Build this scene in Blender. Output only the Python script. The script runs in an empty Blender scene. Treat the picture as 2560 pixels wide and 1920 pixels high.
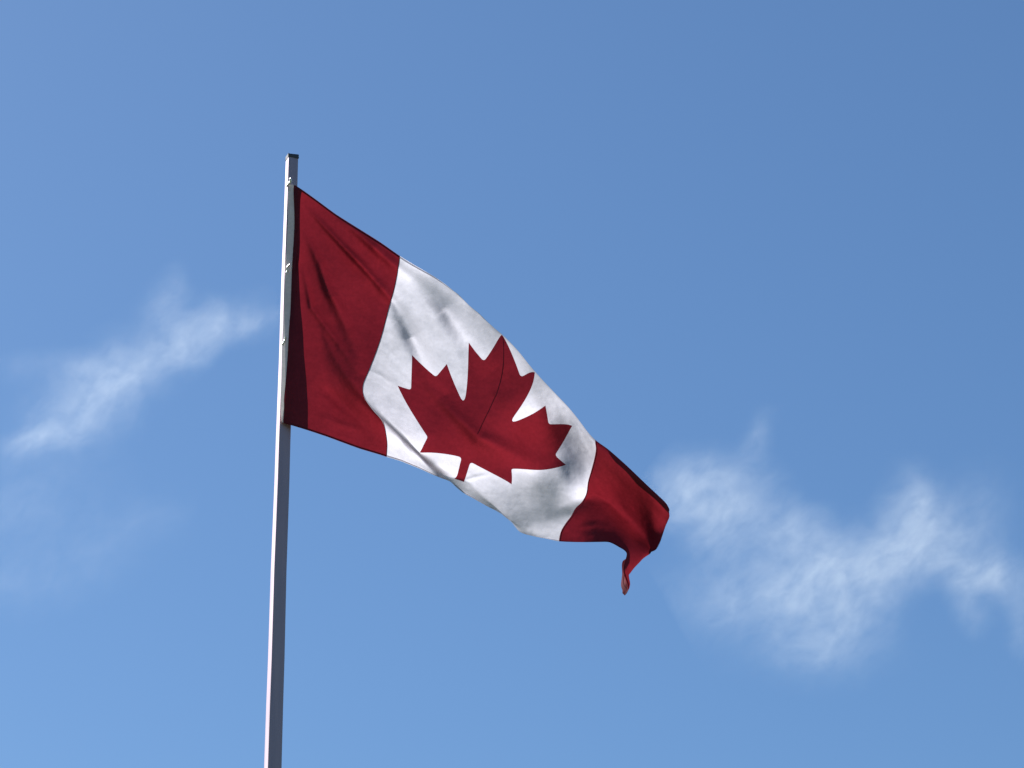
import bpy, math, random
import numpy as np
from mathutils import Vector, Matrix
from mathutils.geometry import delaunay_2d_cdt

scene = bpy.context.scene
COL = scene.collection
R = math.radians

# ------------------------------------------------------------------ camera
F_PX = 7000.0                    # focal length in pixels of a 2560-wide frame
PITCH = R(22.0)
EYE = np.array([0.0, 0.0, 1.6])
cam_data = bpy.data.cameras.new("camera")
cam_data.sensor_width = 36.0
cam_data.lens = 36.0 * F_PX / 2560.0
cam_data.clip_start = 0.1
cam_data.clip_end = 60000.0
cam = bpy.data.objects.new("camera", cam_data)
cam.location = EYE
cam.rotation_euler = (R(90) + PITCH, 0, 0)
COL.objects.link(cam)
scene.camera = cam

# ------------------------------------------------------------------ sky, sun, exposure
SUN_AZ = R(50.0)                 # left of the view direction
SUN_EL = R(40.0)
SUN_DIR = Vector((-math.sin(SUN_AZ) * math.cos(SUN_EL), math.cos(SUN_AZ) * math.cos(SUN_EL), math.sin(SUN_EL)))
world = bpy.data.worlds.new("World")
scene.world = world
world.use_nodes = True
nt = world.node_tree
nt.nodes.clear()
sky = nt.nodes.new("ShaderNodeTexSky")
sky.sky_type = 'NISHITA'
sky.sun_disc = False
sky.sun_elevation = SUN_EL
sky.sun_rotation = -SUN_AZ
sky.altitude = 100
sky.air_density = 1.0
sky.dust_density = 0.7
sky.ozone_density = 10.0
bg = nt.nodes.new("ShaderNodeBackground")
bg.inputs["Strength"].default_value = 0.058
wo = nt.nodes.new("ShaderNodeOutputWorld")
# camera response to the sky: flatter and a little less saturated than the physical sky
pre = nt.nodes.new("ShaderNodeVectorMath"); pre.operation = 'SCALE'; pre.inputs["Scale"].default_value = 0.116
gam = nt.nodes.new("ShaderNodeGamma"); gam.inputs["Gamma"].default_value = 0.75
post = nt.nodes.new("ShaderNodeVectorMath"); post.operation = 'MULTIPLY'; post.inputs[1].default_value = (5.25, 6.35, 7.22)
nt.links.new(sky.outputs[0], pre.inputs[0]); nt.links.new(pre.outputs[0], gam.inputs[0])
nt.links.new(gam.outputs[0], post.inputs[0]); nt.links.new(post.outputs[0], bg.inputs[0])
nt.links.new(bg.outputs[0], wo.inputs[0])

sun_data = bpy.data.lights.new("sun", 'SUN')
sun_data.energy = 5.0
sun_data.angle = R(0.53)
sun_data.color = (1.0, 0.98, 0.96)
sun = bpy.data.objects.new("sun", sun_data)
sun.rotation_euler = SUN_DIR.to_track_quat('Z', 'Y').to_euler()
sun.location = (0, 0, 50)
COL.objects.link(sun)

scene.view_settings.view_transform = 'Standard'
scene.view_settings.look = 'None'
scene.view_settings.gamma = 1.0
scene.view_settings.exposure = 1.0
scene.cycles.max_bounces = 12
scene.cycles.transmission_bounces = 8
scene.cycles.volume_bounces = 1

# ------------------------------------------------------------------ helpers
D_POLE = 9.2                     # the flagpole stands this far in front of the camera
CP, SP = math.cos(PITCH), math.sin(PITCH)

def ray(px, py):
    """world direction of a pixel of the 2560x1920 photograph"""
    x = (px - 1280.0) / F_PX
    y = (960.0 - py) / F_PX
    return np.stack([x + 0 * y, CP - y * SP + 0 * x, SP + y * CP + 0 * x], -1)

def on_plane(px, py, yy):
    d = ray(np.asarray(px, float), np.asarray(py, float))
    t = np.asarray(yy, float) / d[..., 1]
    return EYE + d * t[..., None]

def new_obj(name, verts, faces, mat=None, parent=None, smooth=True, normals=None):
    me = bpy.data.meshes.new(name)
    me.from_pydata([tuple(map(float, v)) for v in verts], [], [tuple(map(int, f)) for f in faces])
    me.update()
    if mat: me.materials.append(mat)
    if smooth:
        for p in me.polygons: p.use_smooth = True
    if normals is not None:
        me.normals_split_custom_set_from_vertices([tuple(map(float, n)) for n in normals])
    o = bpy.data.objects.new(name, me)
    COL.objects.link(o)
    if parent is not None:
        o.parent = parent
    return o

def tag(o, label=None, cat=None, group=None, kind=None):
    if label: o["label"] = label
    if cat: o["category"] = cat
    if group: o["group"] = group
    if kind: o["kind"] = kind
    return o

def empty(name, loc=(0, 0, 0)):
    o = bpy.data.objects.new(name, None)
    o.location = loc
    o.empty_display_size = 0.2
    COL.objects.link(o)
    return o

def newmat(name):
    m = bpy.data.materials.new(name)
    m.use_nodes = True
    m.node_tree.nodes.clear()
    return m, m.node_tree

def link(t, a, b): t.links.new(a, b)

# ------------------------------------------------------------------ materials
def cloth_mat(name, refl, trans, mix=0.5, vary=1.0):
    """thin woven nylon: part reflects, part lets light through"""
    m, t = newmat(name)
    N = t.nodes
    out = N.new("ShaderNodeOutputMaterial")
    tc = N.new("ShaderNodeTexCoord")
    n1 = N.new("ShaderNodeTexNoise"); n1.inputs["Scale"].default_value = 14; n1.inputs["Detail"].default_value = 6
    n1.inputs["Roughness"].default_value = 0.65
    n2 = N.new("ShaderNodeTexNoise"); n2.inputs["Scale"].default_value = 90; n2.inputs["Detail"].default_value = 4
    link(t, tc.outputs["Object"], n1.inputs["Vector"]); link(t, tc.outputs["Object"], n2.inputs["Vector"])
    add = N.new("ShaderNodeMath"); add.operation = 'ADD'
    link(t, n1.outputs["Fac"], add.inputs[0]); link(t, n2.outputs["Fac"], add.inputs[1])
    mr = N.new("ShaderNodeMapRange")
    mr.inputs["From Min"].default_value = 0.7; mr.inputs["From Max"].default_value = 1.3
    mr.inputs["To Min"].default_value = 1 - .14 * vary; mr.inputs["To Max"].default_value = 1 + .08 * vary
    link(t, add.outputs[0], mr.inputs["Value"])
    def scaled(col):
        v = N.new("ShaderNodeVectorMath"); v.operation = 'SCALE'
        v.inputs[0].default_value = col
        link(t, mr.outputs[0], v.inputs["Scale"])
        return v.outputs[0]
    bump = N.new("ShaderNodeBump"); bump.inputs["Strength"].default_value = 0.35 * vary; bump.inputs["Distance"].default_value = 0.004
    n3 = N.new("ShaderNodeTexNoise"); n3.inputs["Scale"].default_value = 38; n3.inputs["Detail"].default_value = 5
    link(t, tc.outputs["Object"], n3.inputs["Vector"])
    link(t, n3.outputs["Fac"], bump.inputs["Height"])
    di = N.new("ShaderNodeBsdfDiffuse"); tr = N.new("ShaderNodeBsdfTranslucent"); gl = N.new("ShaderNodeBsdfGlossy")
    link(t, scaled(refl), di.inputs["Color"]); link(t, scaled(trans), tr.inputs["Color"])
    gl.inputs["Roughness"].default_value = 0.6; gl.inputs["Color"].default_value = (0.8, 0.8, 0.8, 1)
    for b in (di, tr, gl): link(t, bump.outputs[0], b.inputs["Normal"])
    mx = N.new("ShaderNodeMixShader"); mx.inputs[0].default_value = mix
    link(t, di.outputs[0], mx.inputs[1]); link(t, tr.outputs[0], mx.inputs[2])
    m2 = N.new("ShaderNodeMixShader"); m2.inputs[0].default_value = 0.006
    link(t, mx.outputs[0], m2.inputs[1]); link(t, gl.outputs[0], m2.inputs[2])
    link(t, m2.outputs[0], out.inputs["Surface"])
    return m

M_RED = cloth_mat("red_nylon", (0.30, 0.045, 0.066), (0.112, 0.0058, 0.0100), 0.70)
M_WHITE = cloth_mat("white_nylon", (0.84, 0.80, 0.82), (0.475, 0.46, 0.505), 0.74, 0.55)
M_CANVAS = cloth_mat("canvas_heading", (0.98, 0.78, 0.72), (0.5, 0.46, 0.44), 0.2)

def metal_mat(name, col, rough, metallic, aniso=0.0):
    m, t = newmat(name)
    N = t.nodes
    out = N.new("ShaderNodeOutputMaterial")
    p = N.new("ShaderNodeBsdfPrincipled")
    tc = N.new("ShaderNodeTexCoord")
    mp = N.new("ShaderNodeMapping"); mp.inputs["Scale"].default_value = (60, 60, 3.0)
    nz = N.new("ShaderNodeTexNoise"); nz.inputs["Scale"].default_value = 1.0; nz.inputs["Detail"].default_value = 6
    link(t, tc.outputs["Object"], mp.inputs[0]); link(t, mp.outputs[0], nz.inputs["Vector"])
    cr = N.new("ShaderNodeMixRGB")
    cr.inputs[1].default_value = tuple(c * 0.75 for c in col) + (1,)
    cr.inputs[2].default_value = tuple(min(1, c * 1.2) for c in col) + (1,)
    link(t, nz.outputs["Fac"], cr.inputs[0])
    link(t, cr.outputs[0], p.inputs["Base Color"])
    mr = N.new("ShaderNodeMapRange"); mr.inputs["To Min"].default_value = rough - 0.08; mr.inputs["To Max"].default_value = rough + 0.1
    link(t, nz.outputs["Fac"], mr.inputs["Value"]); link(t, mr.outputs[0], p.inputs["Roughness"])
    p.inputs["Metallic"].default_value = metallic
    if aniso:                    # fine scratches round the tube draw the highlight out lengthwise
        tg = N.new("ShaderNodeTangent"); tg.direction_type = 'RADIAL'; tg.axis = 'Z'
        link(t, tg.outputs[0], p.inputs["Tangent"])
        p.inputs["Anisotropic"].default_value = aniso
        p.inputs["Anisotropic Rotation"].default_value = 0.25
    link(t, p.outputs[0], out.inputs["Surface"])
    return m

M_POLE = metal_mat("weathered_aluminium", (0.45, 0.36, 0.40), 0.60, 1.0, 0.4)
M_CAP = metal_mat("dark_plastic_cap", (0.05, 0.055, 0.07), 0.6, 0.0)
M_CLIP = metal_mat("bright_clip_metal", (0.85, 0.85, 0.85), 0.3, 0.8)

# ------------------------------------------------------------------ ground (out of frame, below the camera)
m, t = newmat("grass_ground")
N = t.nodes
out = N.new("ShaderNodeOutputMaterial"); p = N.new("ShaderNodeBsdfPrincipled")
tc = N.new("ShaderNodeTexCoord"); nz = N.new("ShaderNodeTexNoise"); nz.inputs["Scale"].default_value = 0.6; nz.inputs["Detail"].default_value = 10
link(t, tc.outputs["Object"], nz.inputs["Vector"])
cr = N.new("ShaderNodeMixRGB"); cr.inputs[1].default_value = (0.035, 0.055, 0.018, 1); cr.inputs[2].default_value = (0.10, 0.11, 0.05, 1)
link(t, nz.outputs["Fac"], cr.inputs[0]); link(t, cr.outputs[0], p.inputs["Base Color"])
p.inputs["Roughness"].default_value = 0.95
link(t, p.outputs[0], out.inputs["Surface"])
S = 20000.0
ground = new_obj("ground", [(-S, -S, 0), (S, -S, 0), (S, S, 0), (-S, S, 0)], [(0, 1, 2, 3)], m, smooth=False)
tag(ground, kind="structure")

# ------------------------------------------------------------------ flagpole
def lathe(profile, nseg=48, centre=(0, 0)):
    v, f = [], []
    for (r, z) in profile:
        for k in range(nseg):
            a = 2 * math.pi * k / nseg
            v.append((centre[0] + r * math.cos(a), centre[1] + r * math.sin(a), z))
    for i in range(len(profile) - 1):
        for k in range(nseg):
            k2 = (k + 1) % nseg
            f.append((i * nseg + k, i * nseg + k2, (i + 1) * nseg + k2, (i + 1) * nseg + k))
    f.append(tuple(range(nseg))[::-1])
    f.append(tuple((len(profile) - 1) * nseg + k for k in range(nseg)))
    return v, f

# pole axis: x position and radius measured at several heights of the photo, least squares in world space
pole_meas = [(730.6, 395, 32.4), (718.0, 780, 36.0), (703.6, 1218, 39.5), (682.0, 1920, 46.5)]
zs, xs, rs = [], [], []
for (cx, cy, w) in pole_meas:
    P = on_plane(cx, cy, D_POLE)
    A = on_plane(cx - w / 2, cy, D_POLE); B = on_plane(cx + w / 2, cy, D_POLE)
    zs.append(P[2]); xs.append(P[0]); rs.append(abs(B[0] - A[0]) / 2)
ax = np.polyfit(zs, xs, 1); ar = np.polyfit(zs, rs, 1)
def pole_x(z): return ax[0] * z + ax[1]
def pole_r(z): return ar[0] * z + ar[1]
Z_TOP = on_plane(730, 397, D_POLE)[2]
print("pole top", Z_TOP, "lean", ax[0], "r top/bottom of frame/ground", pole_r(Z_TOP), pole_r(zs[-1]), pole_r(0))

pole = empty("flagpole", (pole_x(0), D_POLE, 0))
tag(pole, "slim tapered bare metal flagpole carrying the red and white maple leaf flag", "flagpole")
pl = pole.location
zz = list(np.linspace(0.02, Z_TOP, 40))
TURN = R(21.0)                   # the square tube is turned so that its left face shows
def square_ring(r, cx, cy, z, grow=0.0, bev=.10, seg=3):
    """rounded square cross-section, half of its projected width = r"""
    h = .775 * r + grow
    pts_ = []
    for q in range(4):
        a0 = q * math.pi / 2
        for k in range(seg + 1):
            an = a0 + (math.pi / 2) * k / seg
            c0 = a0 + math.pi / 4
            ccx = math.copysign(h * (1 - bev), math.cos(c0)); ccy = math.copysign(h * (1 - bev), math.sin(c0))
            x_ = ccx + h * bev * math.cos(an); y_ = ccy + h * bev * math.sin(an)
            ct, st = math.cos(TURN), math.sin(TURN)
            pts_.append((cx + x_ * ct - y_ * st, cy + x_ * st + y_ * ct, z))
    return pts_
rng = random.Random(3)
def loft(rings):
    v, f = [], []
    n_ = len(rings[0])
    for r_ in rings: v += r_
    for i in range(len(rings) - 1):
        for k in range(n_):
            k2 = (k + 1) % n_
            f.append((i * n_ + k, i * n_ + k2, (i + 1) * n_ + k2, (i + 1) * n_ + k))
    f.append(tuple(range(n_))[::-1]); f.append(tuple((len(rings) - 1) * n_ + k for k in range(n_)))
    return v, f
rings = []
for z in zz:
    wob = .0006 * math.sin(z * 5.1) + .0005 * math.sin(z * 11.7 + 1)
    rings.append(square_ring(pole_r(z), pole_x(z) - pl[0] + wob, 0, z))
v, f = loft(rings)
shaft = new_obj("shaft", v, f, M_POLE, pole, smooth=False)
# chipped rim cap, slightly proud of the shaft
rt = pole_r(Z_TOP)
v, f = [], []
cxr = pole_x(Z_TOP) - pl[0]
rings = [square_ring(rt, cxr, 0, Z_TOP - .004, .0006), square_ring(rt, cxr, 0, Z_TOP - .003, .0016), square_ring(rt, cxr, 0, Z_TOP + .004, .0018),
         square_ring(rt, cxr, 0, Z_TOP + .010, .0010), square_ring(rt * .5, cxr, 0, Z_TOP + .013), square_ring(rt * .1, cxr, 0, Z_TOP + .0135)]
v, f = loft(rings)
v = [(x + rng.uniform(-.0014, .0014), y + rng.uniform(-.0014, .0014), z + rng.uniform(-.0022, .0022)) for (x, y, z) in v]
cap = new_obj("cap", v, f, M_CAP, pole, smooth=False)
# base collar on the ground
v, f = lathe([(0.13, 0.0), (0.13, 0.02), (0.075, 0.04), (0.06, 0.10)], 40)
collar = new_obj("base_collar", v, f, M_POLE, pole)

# ------------------------------------------------------------------ flag surface
# X runs 0..2 from hoist to fly, Y 0..1 from top to bottom.  Each control: X, Y, photo x, photo y
S48 = 4800.0
def L(x, y): return (x / S48, y / S48)      # leaf coordinates of the standard drawing
C = []
def c(X, Y, px, py): C.append((X, Y, px, py))
# heading tape edge and hoist seam
for Y, px, py in [(0, 723, 462), (.13, 719.7, 539), (.33, 713.9, 658), (.56, 708, 800), (.70, 704.5, 879), (.83, 703, 958), (.92, 703, 1012), (1, 705, 1050)]:
    c(-.045, Y, px, py)
for Y, px, py in [(0, 735, 462), (.03, 733.8, 479), (.33, 730.6, 658), (.52, 726, 778), (.70, 719.7, 879), (.83, 713.7, 958), (.90, 709.9, 999), (1, 708, 1057)]:
    c(0, Y, px, py)
# upper edge, first panel
for X, px, py in [(.06, 779, 491), (.17, 839, 535), (.285, 899, 573), (.40, 958, 610.5)]:
    pass
c(.075, 0, 779, 491); c(.20, 0, 839, 535); c(.315, 0, 899, 573); c(.425, 0, 958, 610.5)
# lower edge, first panel
c(.03, 1, 725, 1062); c(.155, 1, 799, 1085); c(.35, 1, 899, 1121)
# first sewn border
for Y, px, py in [(0, 1000, 640), (.168, 984, 729.5), (.233, 974, 763), (.365, 956.4, 831), (.472, 938.5, 885), (.57, 918.6, 934.4), (.625, 907.5, 962),
                  (.668, 907.7, 985), (.717, 918.6, 1007.4), (.779, 938.5, 1033), (.825, 955, 1052), (.88, 964, 1079), (.93, 968, 1105), (1, 967, 1141.7)]:
    c(.5, Y, px, py)
# maple leaf
for x, y, px, py in [(4800, 400, 1255, 837), (5550, 890, 1337, 931), (5180, 1060, 1303.4, 936.3), (5400, 1990, 1290, 1047), (5880, 1545, 1363.5, 1013.8),
                     (6015, 1815, 1373, 1057), (6600, 1715, 1430.8, 1064.6), (6430, 2325, 1391.7, 1137), (6660, 2465, 1415, 1162), (5705, 3260, 1281, 1173.7),
                     (5815, 3620, 1279, 1211), (4895, 3500, 1176.7, 1157.6), (4890, 4430, 1160, 1205), (4705, 3500, 1152.5, 1145.7), (4710, 4430, 1136, 1197),
                     (3785, 3620, 1049, 1131), (3890, 3260, 1066.7, 1093), (2940, 2465, 994, 964), (3168, 2325, 1024.5, 970), (3000, 1715, 1030, 887.5),
                     (3580, 1820, 1089, 939), (3720, 1545, 1117, 910), (4200, 1990, 1156, 991), (4050, 890, 1172, 856), (4420, 1065, 1208.5, 896.5)]:
    X, Y = L(x, y); c(X, Y, px, py)
c(L(6180, 2865)[0], L(6180, 2865)[1], 1350, 1176)
# upper silhouette of the white panel and right panel (cloth rolls back above it)
SIL = [(.64, .0, 1079, 687.5), (.76, .02, 1145, 735), (.87, .045, 1197, 783), (1.08, .125, 1296, 880), (1.225, .205, 1371, 966), (1.32, .235, 1415, 1012),
       (1.40, .25, 1449, 1053), (1.48, .262, 1480, 1094), (1.56, .25, 1516, 1120), (1.68, .235, 1570, 1167), (1.79, .22, 1618, 1213), (1.885, .21, 1657, 1250)]
for X, Y, px, py in SIL: c(X, Y, px, py)
# rolled-back upper edge, hidden behind the front
for X, px, py in [(.87, 1193, 785), (1.0, 1247, 838), (1.15, 1320, 928), (1.30, 1388, 1010), (1.44, 1450, 1085), (1.56, 1507, 1138), (1.65, 1532, 1168), (1.76, 1567, 1198), (1.86, 1597, 1229), (1.95, 1630, 1262), (2.0, 1646, 1281)]:
    c(X, 0.0, px, py)
c(.70, 0, 1111, 709); c(.76, 0, 1143, 736); c(.82, 0, 1171, 763)
c(1.22, .10, 1358, 970); c(1.5, .13, 1483, 1106); c(1.7, .12, 1568, 1177); c(1.92, .11, 1651, 1260)
# second sewn border
for Y, px, py in [(.30, 1488, 1107), (.36, 1489.8, 1122), (.43, 1486, 1146), (.513, 1477, 1180), (.59, 1469.5, 1207.5), (.66, 1466, 1233), (.725, 1453, 1257),
                  (.765, 1440, 1269), (.83, 1428, 1290), (.90, 1411, 1313), (.96, 1400, 1337), (1, 1397.6, 1352.5)]:
    c(1.5, Y, px, py)
# fly panel
c(1.98, .27, 1669, 1266); c(2, .36, 1673.5, 1290); c(2, .46, 1665, 1312); c(2, .55, 1653, 1345); c(2, .62, 1638, 1374)
c(1.75, .5, 1596, 1258); c(1.72, .62, 1560, 1272); c(1.9, .5, 1636, 1310)
c(1.65, .72, 1517, 1268); c(1.78, .70, 1575, 1312); c(1.86, .74, 1592, 1350)
c(1.6, .85, 1460, 1320); c(1.72, .86, 1525, 1330)
c(1.6, 1, 1450, 1354.5); c(1.70, 1, 1500, 1354); c(1.745, 1, 1524, 1355); c(1.79, 1, 1548, 1367); c(1.835, 1, 1567, 1383); c(1.865, 1, 1563, 1402)
c(1.91, 1, 1559, 1427); c(1.955, 1, 1566, 1452); c(1.98, 1, 1571, 1475); c(2, 1, 1562, 1489)
c(1.92, .75, 1628, 1381); c(1.92, .83, 1600, 1405); c(1.94, .90, 1578, 1430); c(1.965, .95, 1571, 1447); c(1.985, .975, 1573, 1470)
c(2, .72, 1590, 1386); c(2, .80, 1557, 1404); c(2, .88, 1556, 1438); c(2, .94, 1554, 1468); c(2, .98, 1556, 1483)
# lower pleat left of the stem
for X, Y, px, py in [(.6, .80, 1002, 1089), (.7, .77, 1025, 1108), (.88, .86, 1089, 1167), (.94, .90, 1118, 1188)]: c(X, Y, px, py)
for X, Y, px, py in [(.6, .84, 1001, 1092), (.7, .82, 1024, 1112), (.79, .80, 1048, 1134), (.88, .90, 1088, 1171), (.95, .94, 1119, 1192)]: c(X, Y, px, py)
for X, px, py in [(.56, 1000, 1151.5), (.62, 1022, 1160), (.70, 1052, 1172), (.78, 1083, 1186.5), (.87, 1105, 1196), (.95, 1126, 1204.5)]: c(X, 1, px, py)
# lower silhouette right of the stem, hem rolled behind
for X, Y, px, py in [(1.08, .90, 1189, 1225), (1.14, .88, 1215, 1245), (1.2, .872, 1240, 1265), (1.25, .875, 1261, 1285), (1.30, .89, 1283, 1301), (1.36, .92, 1314, 1316), (1.43, .96, 1345, 1333)]: c(X, Y, px, py)
for X, px, py in [(1.0, 1143, 1219), (1.04, 1160, 1232), (1.11, 1190, 1248.5), (1.18, 1223, 1267), (1.24, 1254, 1284), (1.28, 1280, 1306), (1.32, 1298, 1327), (1.38, 1331, 1338.5), (1.44, 1362, 1345)]: c(X, 1, px, py)
c(1.1, .95, 1190, 1236); c(1.2, .935, 1240, 1269); c(1.3, .945, 1289, 1312); c(1.02, .96, 1158, 1217)

# distance from the pole's plane, metres, + = away from the camera
Dd = []
def d(X, Y, v): Dd.append((X, Y, v))
for Y, v in [(0, -.018), (.33, -.020), (.6, -.032), (.72, -.036), (.85, -.041), (.93, -.039), (1, -.033)]: d(0, Y, v)
for Y, v in [(0, -.028), (.33, -.030), (.6, -.032), (.72, -.037), (.85, -.043), (.93, -.042), (1, -.038)]: d(-.045, Y, v)
for X, Y, v in [(.04, .03, .002), (.04, .16, .003), (.04, .33, .004), (.06, .5, -.010), (.08, .7, -.027), (.09, .82, -.036), (.12, 1, -.044)]: d(X, Y, v)
d(.14, .3, .006); d(.16, .6, -.014); d(.18, .85, -.036)
d(.25, 0, .02); d(.25, .3, .0); d(.25, .6, -.015); d(.28, .85, -.018); d(.28, 1, -.024)
d(.5, 0, .05); d(.5, .3, .02); d(.5, .62, -.075); d(.5, .8, -.04); d(.5, 1, .02)
d(.75, .02, .08); d(.75, .3, .03); d(.75, .6, -.03); d(.75, .75, -.05); d(.70, .79, -.045); d(.6, .80, -.05); d(.6, .88, .04); d(.78, .86, .07); d(.75, 1, .10)
d(1, .083, .03); d(1, .3, .02); d(1, .5, .0); d(1, .75, .02); d(1, .92, .02); d(1.08, .90, .03); d(1.1, 1, -.02); d(1.02, 1, -.02); d(.88, .85, .0); d(.88, .91, .06)
d(1.0, .0, .09)
d(1.25, .21, -.02); d(1.25, .1, .06); d(1.25, 0, .12); d(1.25, .4, .0); d(1.2, .6, .03); d(1.22, .75, .05); d(1.32, .72, .03); d(1.2, .87, .03); d(1.2, .94, .005); d(1.2, 1, -.03)
d(1.42, .75, .03); d(1.33, 1, -.04); d(1.42, 1, -.03)
d(1.5, .27, -.05); d(1.5, .12, .04); d(1.5, 0, .02); d(1.5, .45, -.03); d(1.5, .60, .03); d(1.5, .70, .08); d(1.5, .82, .0); d(1.5, .9, -.02); d(1.5, 1, -.03)
d(1.75, .23, -.04); d(1.75, .12, .07); d(1.75, 0, .06); d(1.75, .45, .0); d(1.75, .57, .07); d(1.72, .67, .10); d(1.7, .80, .02); d(1.7, .9, -.03); d(1.7, 1, -.05)
d(2, .25, .0); d(2, .1, .11); d(2, 0, .11); d(2, .45, .03); d(2, .62, .05); d(1.9, .5, .04); d(1.88, .68, .12); d(1.85, .82, .0); d(1.85, 1, -.14)
d(1.92, .9, -.12); d(1.95, 1, -.16); d(2, .75, .06); d(2, .88, -.04); d(2, 1, -.14)

def tps_fit(P, V, lam=0.0):
    P = np.array(P, float); V = np.array(V, float)
    n = len(P)
    r = np.linalg.norm(P[:, None] - P[None], axis=-1)
    K = np.where(r > 0, r * r * np.log(np.maximum(r, 1e-12)), 0) + lam * np.eye(n)
    Q = np.c_[np.ones(n), P]
    A = np.zeros((n + 3, n + 3)); A[:n, :n] = K; A[:n, n:] = Q; A[n:, :n] = Q.T
    b = np.zeros((n + 3, V.shape[1])); b[:n] = V
    w = np.linalg.solve(A, b)
    def ev(Z):
        Z = np.asarray(Z, float)
        outv = np.zeros((len(Z), V.shape[1]))
        for s in range(0, len(Z), 4000):
            z = Z[s:s + 4000]
            rr = np.linalg.norm(z[:, None] - P[None], axis=-1)
            U = np.where(rr > 0, rr * rr * np.log(np.maximum(rr, 1e-12)), 0)
            outv[s:s + 4000] = U @ w[:n] + np.c_[np.ones(len(z)), z] @ w[n:]
        return outv
    return ev

pix_fn = tps_fit([(a, b) for a, b, _, _ in C], [(p, q) for _, _, p, q in C], 2e-5)
dep_fn = tps_fit([(a, b) for a, b, _ in Dd], [(v_,) for _, _, v_ in Dd], 2e-4)

def seg_dist(p, poly):
    """distance to a polyline, position along it 0..1 and side"""
    best = np.full(len(p), 1e9); tt = np.zeros(len(p)); sd = np.zeros(len(p))
    poly = np.array(poly, float)
    ln = np.linalg.norm(np.diff(poly, axis=0), axis=1); cum = np.r_[0, np.cumsum(ln)]; tot = cum[-1]
    for i in range(len(poly) - 1):
        a, b = poly[i], poly[i + 1]
        ab = b - a
        u = np.clip(((p - a) @ ab) / (ab @ ab), 0, 1)
        q = a + u[:, None] * ab
        dd = np.linalg.norm(p - q, axis=1)
        m_ = dd < best
        best[m_] = dd[m_]
        tt[m_] = ((cum[i] + u * ln[i]) / tot)[m_]
        cr_ = ab[0] * (p - a)[:, 1] - ab[1] * (p - a)[:, 0]
        sd[m_] = np.sign(cr_)[m_]
    return best, tt, sd

# folds: polyline in photo pixels, width start, width end, height (m, + toward the camera), fade
FOLDS = [
    ([(760, 512), (777, 529), (840, 597), (899, 658), (984, 752), (1000, 790)], 6, 10, .032),
    ([(940, 700), (984, 755), (1010, 800), (1029, 839), (1055, 890), (1110, 990)], 14, 28, .046),
    ([(755, 545), (765, 590), (799, 658), (819, 720), (859, 799), (890, 870), (905, 940)], 7, 19, .028),
    ([(840, 545), (879, 569), (958, 638), (998, 672), (1030, 700)], 8, 13, .030),
    ([(960, 640), (1005, 674), (1079, 739), (1115, 775), (1150, 825), (1230, 930)], 14, 28, .046),
    ([(750, 640), (779, 769), (839, 849), (885, 915), (906, 965)], 6, 10, .011),
    ([(800, 810), (825, 870), (860, 930), (905, 985)], 8, 13, .006),
    ([(780, 960), (830, 990), (900, 1050), (955, 1110)], 12, 20, -.008),
    ([(1060, 955), (1119, 1019), (1199, 1095), (1318, 1150), (1400, 1190)], 9, 26, .032),
    ([(1110, 840), (1180, 880), (1260, 960)], 18, 18, -.004),
    ([(1150, 1204), (1200, 1190), (1230, 1185)], 5, 5, .003),
    ([(1484, 1230), (1528, 1262), (1560, 1300), (1590, 1340)], 7, 8, -.008),
    ([(1440, 1320), (1490, 1312), (1530, 1320)], 8, 8, .004),
    ([(960, 860), (1000, 905), (1030, 950)], 5, 7, .004),
    ([(985, 790), (1010, 815), (1030, 835)], 3, 4, .003),
    ([(925, 925), (955, 940), (985, 965)], 4, 6, .003),
    ([(1220, 900), (1330, 1010), (1420, 1110)], 20, 20, -.006),
    ([(800, 1040), (850, 1060), (930, 1085)], 8, 10, .004),
]

HOLLOWS = [(1368, 1158, 62, 200, 112, 74, .086), (1060, 705, 48, 100, 130, 30, .030), (990, 760, 58, 60, 115, 22, .020), (1560, 1300, 50, 120, 90, 50, .015), (880, 800, 60, 160, 200, 60, .010)]

def vnoise(p, seed, scale):
    """smooth value noise"""
    rs_ = np.random.RandomState(seed); g = rs_.uniform(-1, 1, (128, 128))
    q = p * scale; i = np.floor(q).astype(int); f_ = q - i; f_ = f_ * f_ * (3 - 2 * f_)
    a = g[i[:, 0] % 128, i[:, 1] % 128]; b = g[(i[:, 0] + 1) % 128, i[:, 1] % 128]
    c_ = g[i[:, 0] % 128, (i[:, 1] + 1) % 128]; d_ = g[(i[:, 0] + 1) % 128, (i[:, 1] + 1) % 128]
    return (a * (1 - f_[:, 0]) + b * f_[:, 0]) * (1 - f_[:, 1]) + (c_ * (1 - f_[:, 0]) + d_ * f_[:, 0]) * f_[:, 1]

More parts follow.
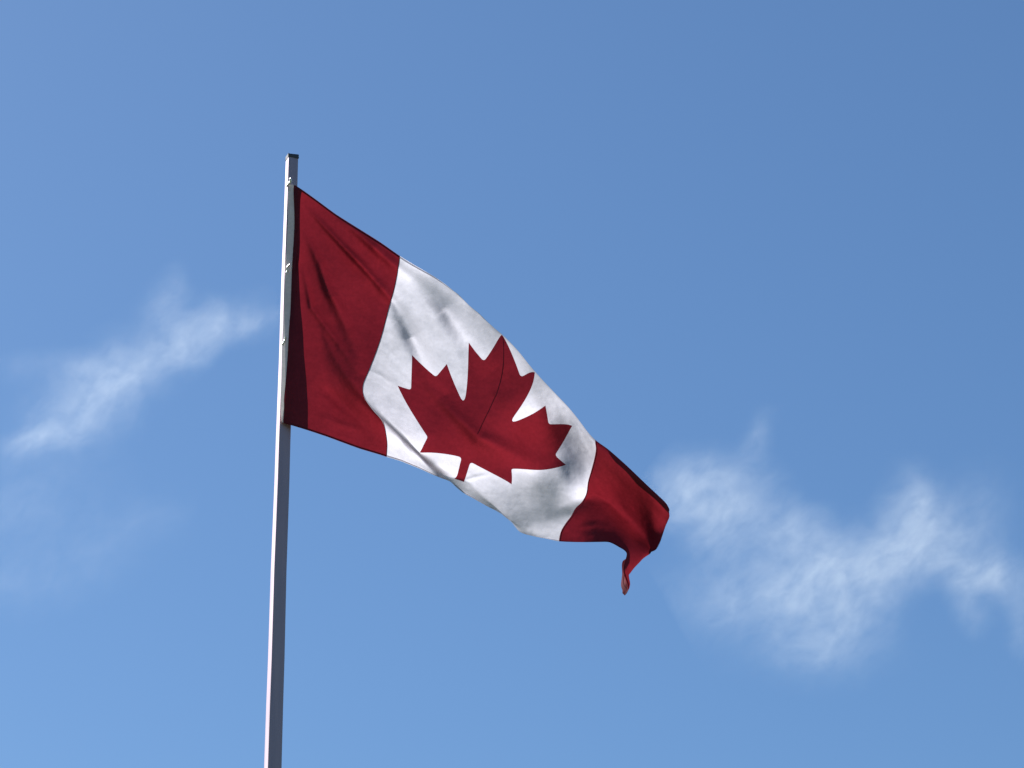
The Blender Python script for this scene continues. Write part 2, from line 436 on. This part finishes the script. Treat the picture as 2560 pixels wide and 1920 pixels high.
def surface(UV):
    UV = np.asarray(UV, float)
    pp = pix_fn(UV)
    dd = dep_fn(UV)[:, 0]
    for poly, w0, w1, h in FOLDS:
        r, tpos, side = seg_dist(pp, poly)
        w = w0 + (w1 - w0) * tpos
        pk = .5 if h > .015 else .35
        fade = np.where(tpos < pk, tpos / pk, (1 - tpos) / (1 - pk))
        fade = np.sin(np.clip(fade, 0, 1) * math.pi / 2) if h < .015 else np.clip(fade, 0, 1) ** 1.0
        edge = np.clip((UV[:, 0] - .03) / .10, 0, 1)
        dd = dd - 1.25 * h * np.exp(-(r / w) ** 2) * fade * edge
    # broad soft hollows: rise over r1 px, fall over r2 px along the pull of the cloth
    for (cx_, cy_, ang, r1, r2, lat, amp) in HOLLOWS:
        tx, ty = math.cos(R(ang)), math.sin(R(ang))
        s1 = (pp[:, 0] - cx_) * tx + (pp[:, 1] - cy_) * ty
        s2 = -(pp[:, 0] - cx_) * ty + (pp[:, 1] - cy_) * tx
        g_ = np.where(s1 < 0, 1 + s1 / r1, 1 - s1 / r2)
        g_ = np.clip(g_, 0, 1); g_ = g_ * g_ * (3 - 2 * g_)
        dd = dd + amp * g_ * np.exp(-np.abs(s2 / lat) ** 3)
    # small crumples, longer along the pull of the cloth
    rot = np.array([[.66, .75], [-.75, .66]])
    q = pp @ rot.T
    e = np.clip((UV[:, 0] - .08) / .15, 0, 1)
    dd = dd + e * (.0034 * vnoise(q * [.30, 1], 5, 1 / 24.) + .0014 * vnoise(q * [.35, 1], 9, 1 / 11.) + .0005 * vnoise(q * [.5, 1], 12, 1 / 5.))
    # the flag streams slightly away from the camera
    dd = dd + .15 * np.maximum((pp[:, 0] - 745.0) / F_PX * D_POLE, 0)
    # keep clear of the pole
    P = on_plane(pp[:, 0], pp[:, 1], D_POLE + dd)
    r0 = pole_r(P[:, 2]) + .004
    dx = P[:, 0] - pole_x(P[:, 2])
    rr_ = dx / r0
    need = r0 * np.where(rr_ > -.446, -1.0 + (rr_ + .446) * .383, .446 - (rr_ + 1.0) * 2.61)
    bad = (np.abs(dx) < r0) & (dd > need) & (UV[:, 0] < .3)
    dd = np.where(bad, need, dd)
    return on_plane(pp[:, 0], pp[:, 1], D_POLE + dd)

def surface_n(UV, h=.004):
    UV = np.asarray(UV, float)
    A = surface(UV + [h, 0]) - surface(UV - [h, 0])
    B = surface(UV + [0, h]) - surface(UV - [0, h])
    n = np.cross(B, A)
    return n / np.maximum(np.linalg.norm(n, axis=1), 1e-9)[:, None]

# leaf outline with its small arcs
raw = [(4890, 4430), (4886, 3560), 'a', (4950, 3480), (5815, 3620), (5699, 3300), 'a', (5719, 3227), (6660, 2465), (6448, 2366), 'a', (6414, 2287), (6600, 1715), (6058, 1830), 'a', (5985, 1792),
       (5880, 1545), (5457, 1999), 'a', (5346, 1942), (5550, 890), (5223, 1079), 'a', (5132, 1052), (4800, 400)]
prev_dir = None
right = []
i = 0
while i < len(raw):
    if raw[i] == 'a':
        a0 = np.array(raw[i - 1], float); b0 = np.array(raw[i + 1], float)
        da = a0 - np.array(raw[i - 2], float); db = np.array(raw[i + 2], float) - b0
        da /= np.linalg.norm(da); db /= np.linalg.norm(db)
        try:
            s = np.linalg.solve(np.array([da, -db]).T, b0 - a0)
            k = a0 + da * s[0]
            if s[0] < 0 or s[0] > 400: k = (a0 + b0) / 2
        except Exception:
            k = (a0 + b0) / 2
        for tq in (.2, .4, .6, .8):
            right.append(tuple((1 - tq) ** 2 * a0 + 2 * tq * (1 - tq) * k + tq * tq * b0))
    else:
        right.append(raw[i])
    i += 1
left = [(9600 - x, y) for (x, y) in right[::-1] if abs(x - 4800) > 1]
leaf = np.array(right + left, float) / S48
def resample(poly, step, closed=True):
    outp = []
    n = len(poly)
    for i in range(n if closed else n - 1):
        a, b = poly[i], poly[(i + 1) % n]
        k = max(1, int(math.ceil(np.linalg.norm(b - a) / step)))
        for j in range(k): outp.append(a + (b - a) * j / k)
    return np.array(outp)
leaf = resample(leaf, .011)

def in_poly(p, poly):
    x, y = p[:, 0], p[:, 1]
    ins = np.zeros(len(p), bool)
    j = len(poly) - 1
    for i in range(len(poly)):
        xi, yi = poly[i]; xj, yj = poly[j]
        cnd = ((yi > y) != (yj > y)) & (x < (xj - xi) * (y - yi) / (yj - yi + 1e-15) + xi)
        ins ^= cnd
        j = i
    return ins

STEP = 1 / 110.
GX = np.linspace(0, 2, 221); GY = np.linspace(0, 1, 111)
pts = []
iX, iY = np.meshgrid(GX, GY, indexing='ij')
gp = np.c_[iX.ravel(), iY.ravel()]
# drop grid points too near the leaf outline
dl = np.full(len(gp), 9.)
for s in range(0, len(leaf)):
    dl = np.minimum(dl, np.linalg.norm(gp - leaf[s], axis=1))
keep = (dl > .0045)
gp = gp[keep]
# the borders X=.5 and X=1.5 fall on grid lines (55 and 165 of 220)
allp = np.vstack([gp, leaf])
nl = len(gp)
edges = [(nl + i, nl + (i + 1) % len(leaf)) for i in range(len(leaf))]
res = delaunay_2d_cdt([Vector(p_) for p_ in allp], edges, [], 0, 1e-6)
UVv = np.array([tuple(q) for q in res[0]])
tris = np.array(res[2])[:, ::-1]
cent = UVv[tris].mean(axis=1)
isleaf = in_poly(cent, leaf)
red1 = cent[:, 0] < .5; red2 = cent[:, 0] > 1.5
P3 = surface(UVv); N3 = surface_n(UVv)
origin = P3[np.argmin(UVv[:, 0] * 10 + UVv[:, 1])]
flag = empty("flag", tuple(origin))
tag(flag, "backlit red and white Canadian flag with maple leaf, flying from the metal pole", "flag")

def panel(name, mask, mat, label=None, off=0.0, parent=None):
    tr_ = tris[mask]
    used, inv = np.unique(tr_, return_inverse=True)
    inv = inv.reshape(tr_.shape)
    pos = P3[used] + N3[used] * off - origin
    o = new_obj(name, pos, inv, mat, parent or flag, True, N3[used])
    if label: o["label"] = label
    return o
p_red1 = panel("red_panel", red1, M_RED, "red end panel next to the pole")
p_white = panel("white_panel", ~red1 & ~red2 & ~isleaf, M_WHITE)
p_leaf = panel("maple_leaf", isleaf, M_RED)
p_red2 = panel("red_panel", red2, M_RED, "red loose end panel with a hanging curled corner")

def strip(name, X0, X1, Y0, Y1, mat, parent, off=-.0018, nx=None, ny=None):
    nx = nx or max(2, int((X1 - X0) / STEP) + 1); ny = ny or max(2, int((Y1 - Y0) / STEP) + 1)
    xs_ = np.linspace(X0, X1, nx); ys_ = np.linspace(Y0, Y1, ny)
    a, b = np.meshgrid(xs_, ys_, indexing='ij')
    uv = np.c_[a.ravel(), b.ravel()]
    n = surface_n(uv)
    pos = surface(uv) + n * off - origin
    f_ = []
    for i in range(nx - 1):
        for j in range(ny - 1):
            f_.append((i * ny + j, i * ny + j + 1, (i + 1) * ny + j + 1, (i + 1) * ny + j))
    return new_obj(name, pos, f_, mat, parent, True, n)

HW = .010
strip("hem", 0, .5, 0, HW, M_RED, p_red1, ny=3); strip("hem", 0, .5, 1 - HW, 1, M_RED, p_red1, ny=3)
strip("hem", .5, 1.5, 0, HW, M_WHITE, p_white, ny=3); strip("hem", .5, 1.5, 1 - HW, 1, M_WHITE, p_white, ny=3)
strip("hem", 1.5, 2, 0, HW, M_RED, p_red2, ny=3); strip("hem", 1.5, 2, 1 - HW, 1, M_RED, p_red2, ny=3)
strip("hem", 2 - HW, 2, HW, 1 - HW, M_RED, p_red2, nx=3)
# felled seams where the panels meet, and the centre join of the leaf
strip("seam", .4965, .5005, HW, 1 - HW, M_RED, p_red1, nx=3)
strip("seam", 1.4995, 1.5035, HW, 1 - HW, M_RED, p_red2, nx=3)
strip("seam", .9982, 1.0018, .10, .56, M_RED, p_leaf, nx=3)
heading = strip("heading_tape", -.045, .004, 0, 1, M_CANVAS, flag, off=-.0012, nx=7)

# ties that hold the heading to the pole: small bright snap links
def tube(path, r, nseg=10):
    path = [Vector(p_) for p_ in path]
    v, f = [], []
    for i, p_ in enumerate(path):
        t_ = (path[min(i + 1, len(path) - 1)] - path[max(i - 1, 0)]).normalized()
        up = Vector((0, 0, 1)) if abs(t_.z) < .9 else Vector((1, 0, 0))
        a = t_.cross(up).normalized(); b = t_.cross(a).normalized()
        for k in range(nseg):
            an = 2 * math.pi * k / nseg
            v.append(p_ + a * r * math.cos(an) + b * r * math.sin(an))
    for i in range(len(path) - 1):
        for k in range(nseg):
            k2 = (k + 1) % nseg
            f.append((i * nseg + k, i * nseg + k2, (i + 1) * nseg + k2, (i + 1) * nseg + k))
    f.append(tuple(range(nseg))); f.append(tuple((len(path) - 1) * nseg + k for k in range(nseg))[::-1])
    return v, f

for path_px, rad in [([(716, 466), (720, 461), (725, 456), (727, 449), (724, 446)], .0045), ([(716, 682), (719, 676), (717, 670), (720, 665), (725, 661)], .0032),
                     ([(705, 862), (709, 857), (712, 850), (714, 842)], .0038)]:
    zc = on_plane(path_px[0][0], path_px[0][1], D_POLE)[2]
    pth = [on_plane(x, y, D_POLE - pole_r(zc) - .007 - .004 * i) - origin for i, (x, y) in enumerate(path_px)]
    fine = []
    for i in range(len(pth) - 1):
        for k in range(4): fine.append(pth[i] + (pth[i + 1] - pth[i]) * k / 4)
    fine.append(pth[-1])
    v, f = tube(fine, rad, 8)
    new_obj("snap_hook", v, f, M_CLIP, flag)

# ------------------------------------------------------------------ thin clouds, real volumes some kilometres away
CAM_M = Matrix.Rotation(R(90) + PITCH, 4, 'X')
def cloud(name, label, dist, centre, spine, half, blobs, depth, dens, seed):
    """spine/half: hull in hundreds of photo pixels; blobs: x, y, semi a, semi b, angle, weight"""
    cx, cy = centre
    s_ = dist / F_PX * 100.0
    P = EYE + ray(np.array(cx, float), np.array(cy, float)) * dist
    v, f = [], []
    nseg, nr = 28, len(spine)
    sp = [((x - cx) / 100., (cy - y) / 100.) for x, y in spine]
    rg = random.Random(seed)
    for i, (x, y) in enumerate(sp):
        a = sp[max(0, i - 1)]; b = sp[min(nr - 1, i + 1)]
        t_ = Vector((b[0] - a[0], b[1] - a[1])).normalized(); n_ = Vector((-t_.y, t_.x))
        h_ = half[i] * 1.4 / 100.
        for k in range(nseg):
            an = 2 * math.pi * k / nseg
            rr = h_ * (1 + rg.uniform(-.03, .03))
            v.append((x + n_.x * rr * math.cos(an), y + n_.y * rr * math.cos(an), min(depth / 100., h_) * math.sin(an)))
    for i in range(nr - 1):
        for k in range(nseg):
            k2 = (k + 1) % nseg
            f.append((i * nseg + k, i * nseg + k2, (i + 1) * nseg + k2, (i + 1) * nseg + k))
    f.append(tuple(range(nseg))[::-1]); f.append(tuple((nr - 1) * nseg + k for k in range(nseg)))
    m, t = newmat("cloud_vapour_" + str(seed))
    N = t.nodes
    out = N.new("ShaderNodeOutputMaterial")
    tc = N.new("ShaderNodeTexCoord")
    # wispy distortion of the coordinates
    w = N.new("ShaderNodeTexNoise"); w.inputs["Scale"].default_value = .8; w.inputs["Detail"].default_value = 4; w.inputs["Roughness"].default_value = 0.5
    link(t, tc.outputs["Object"], w.inputs["Vector"])
    sub = N.new("ShaderNodeVectorMath"); sub.operation = 'SUBTRACT'; sub.inputs[1].default_value = (.5, .5, .5)
    link(t, w.outputs["Color"], sub.inputs[0])
    mu = N.new("ShaderNodeVectorMath"); mu.operation = 'MULTIPLY_ADD'; mu.inputs[1].default_value = (1.1, 1.1, .5)
    link(t, sub.outputs[0], mu.inputs[0]); link(t, tc.outputs["Object"], mu.inputs[2])
    prev = None
    for (x, y, a, b, ang, wt) in blobs:
        mp = N.new("ShaderNodeMapping"); mp.vector_type = 'TEXTURE'
        mp.inputs["Location"].default_value = ((x - cx) / 100., (cy - y) / 100., 0)
        mp.inputs["Rotation"].default_value = (0, 0, R(ang))
        mp.inputs["Scale"].default_value = (a * 2.5 / 100., b * 2.6 / 100., depth * .9 / 100.)
        link(t, mu.outputs[0], mp.inputs[0])
        g = N.new("ShaderNodeTexGradient"); g.gradient_type = 'QUADRATIC_SPHERE'
        link(t, mp.outputs[0], g.inputs[0])
        ma = N.new("ShaderNodeMath"); ma.operation = 'MULTIPLY_ADD'; ma.inputs[1].default_value = wt
        link(t, g.outputs["Fac"], ma.inputs[0])
        if prev is None: ma.inputs[2].default_value = 0
        else: link(t, prev, ma.inputs[2])
        prev = ma.outputs[0]
    n = N.new("ShaderNodeTexNoise"); n.inputs["Scale"].default_value = 2.1; n.inputs["Detail"].default_value = 6; n.inputs["Roughness"].default_value = 0.68
    st = N.new("ShaderNodeMapping"); st.vector_type = 'TEXTURE'; st.inputs["Rotation"].default_value = (0, 0, R(38)); st.inputs["Scale"].default_value = (1.5, .85, 1.2)
    link(t, mu.outputs[0], st.inputs[0]); link(t, st.outputs[0], n.inputs["Vector"])
    mr = N.new("ShaderNodeMapRange"); mr.inputs["From Min"].default_value = .36; mr.inputs["From Max"].default_value = .66
    mr.inputs["To Min"].default_value = .2; mr.inputs["To Max"].default_value = 1.55
    link(t, n.outputs["Fac"], mr.inputs["Value"])
    m1 = N.new("ShaderNodeMath"); m1.operation = 'MULTIPLY'
    link(t, prev, m1.inputs[0]); link(t, mr.outputs[0], m1.inputs[1])
    m2 = N.new("ShaderNodeMath"); m2.operation = 'MULTIPLY'; m2.inputs[1].default_value = dens
    link(t, m1.outputs[0], m2.inputs[0])
    vs = N.new("ShaderNodeVolumeScatter"); vs.inputs["Color"].default_value = (.92, .96, .93, 1); vs.inputs["Anisotropy"].default_value = 0.3
    link(t, m2.outputs[0], vs.inputs["Density"])
    link(t, vs.outputs[0], out.inputs["Volume"])
    m.cycles.volume_step_rate = .15
    o = new_obj(name, v, f, m)
    o.matrix_world = Matrix.Translation(Vector(P)) @ CAM_M @ Matrix.Scale(s_, 4)
    tag(o, label, "cloud", "thin clouds in the blue sky")
    return o

cloud("wispy_cloud", "thin streak of white cloud left of the flagpole, slanting up towards it", 4500.0, (360, 930),
      [(-90, 1150), (-40, 1130), (80, 1070), (200, 990), (320, 910), (440, 850), (560, 820), (680, 800), (730, 795)],
      [20, 110, 190, 200, 210, 190, 130, 80, 15],
      [(389, 892, 120, 48, 35, .85), (527, 823, 90, 36, 25, .9), (636, 809, 55, 20, 15, .6), (426, 735, 26, 45, -10, .55), (400, 790, 40, 40, 0, .3), (275, 960, 95, 62, 35, .70),
       (183, 1030, 95, 66, 30, .65), (119, 1093, 70, 25, 8, .7), (60, 1115, 60, 25, 10, .5), (80, 915, 60, 30, -10, .22), (206, 924, 55, 32, -5, .4), (490, 900, 60, 18, 25, .3)],
      150, .0029, 1)
cloud("billowy_cloud", "broad patchy white cloud right of the flag's hanging corner", 4500.0, (2120, 1390),
      [(1600, 1200), (1650, 1220), (1780, 1260), (1920, 1330), (2060, 1420), (2200, 1420), (2340, 1400), (2480, 1420), (2600, 1440), (2660, 1450)],
      [15, 120, 200, 260, 300, 300, 270, 230, 200, 20],
      [(1812, 1265, 90, 80, -20, 1.15), (1708, 1222, 66, 58, 0, .85), (1893, 1100, 24, 60, -20, .35), (1990, 1321, 75, 42, -15, .8), (2034, 1412, 160, 62, 0, .75), (1969, 1499, 150, 58, 10, .75),
       (2099, 1564, 105, 60, 25, .75), (2034, 1630, 130, 50, 0, .35), (2186, 1412, 115, 60, 20, 1.0), (2294, 1262, 55, 60, 20, .8), (2316, 1345, 95, 60, 0, .85), (2446, 1304, 65, 80, 0, .35),
       (2403, 1425, 90, 38, -10, .85), (2502, 1434, 62, 40, 0, .8), (2420, 1503, 32, 45, 20, .7), (2550, 1545, 26, 65, 15, .5), (1795, 1490, 130, 60, 0, .3)],
      170, .0034, 2)
cloud("faint_cloud", "barely visible veil of cloud low at the left edge, under the slanting streak", 4700.0, (150, 1330),
      [(-330, 1330), (-300, 1330), (-100, 1300), (100, 1320), (300, 1360), (480, 1380), (500, 1380)],
      [10, 130, 240, 260, 230, 120, 10],
      [(60, 1260, 150, 80, 20, .35), (240, 1380, 130, 60, 30, .25), (30, 1450, 120, 50, 10, .25), (380, 1300, 80, 40, 20, .15)],
      150, .0022, 3)
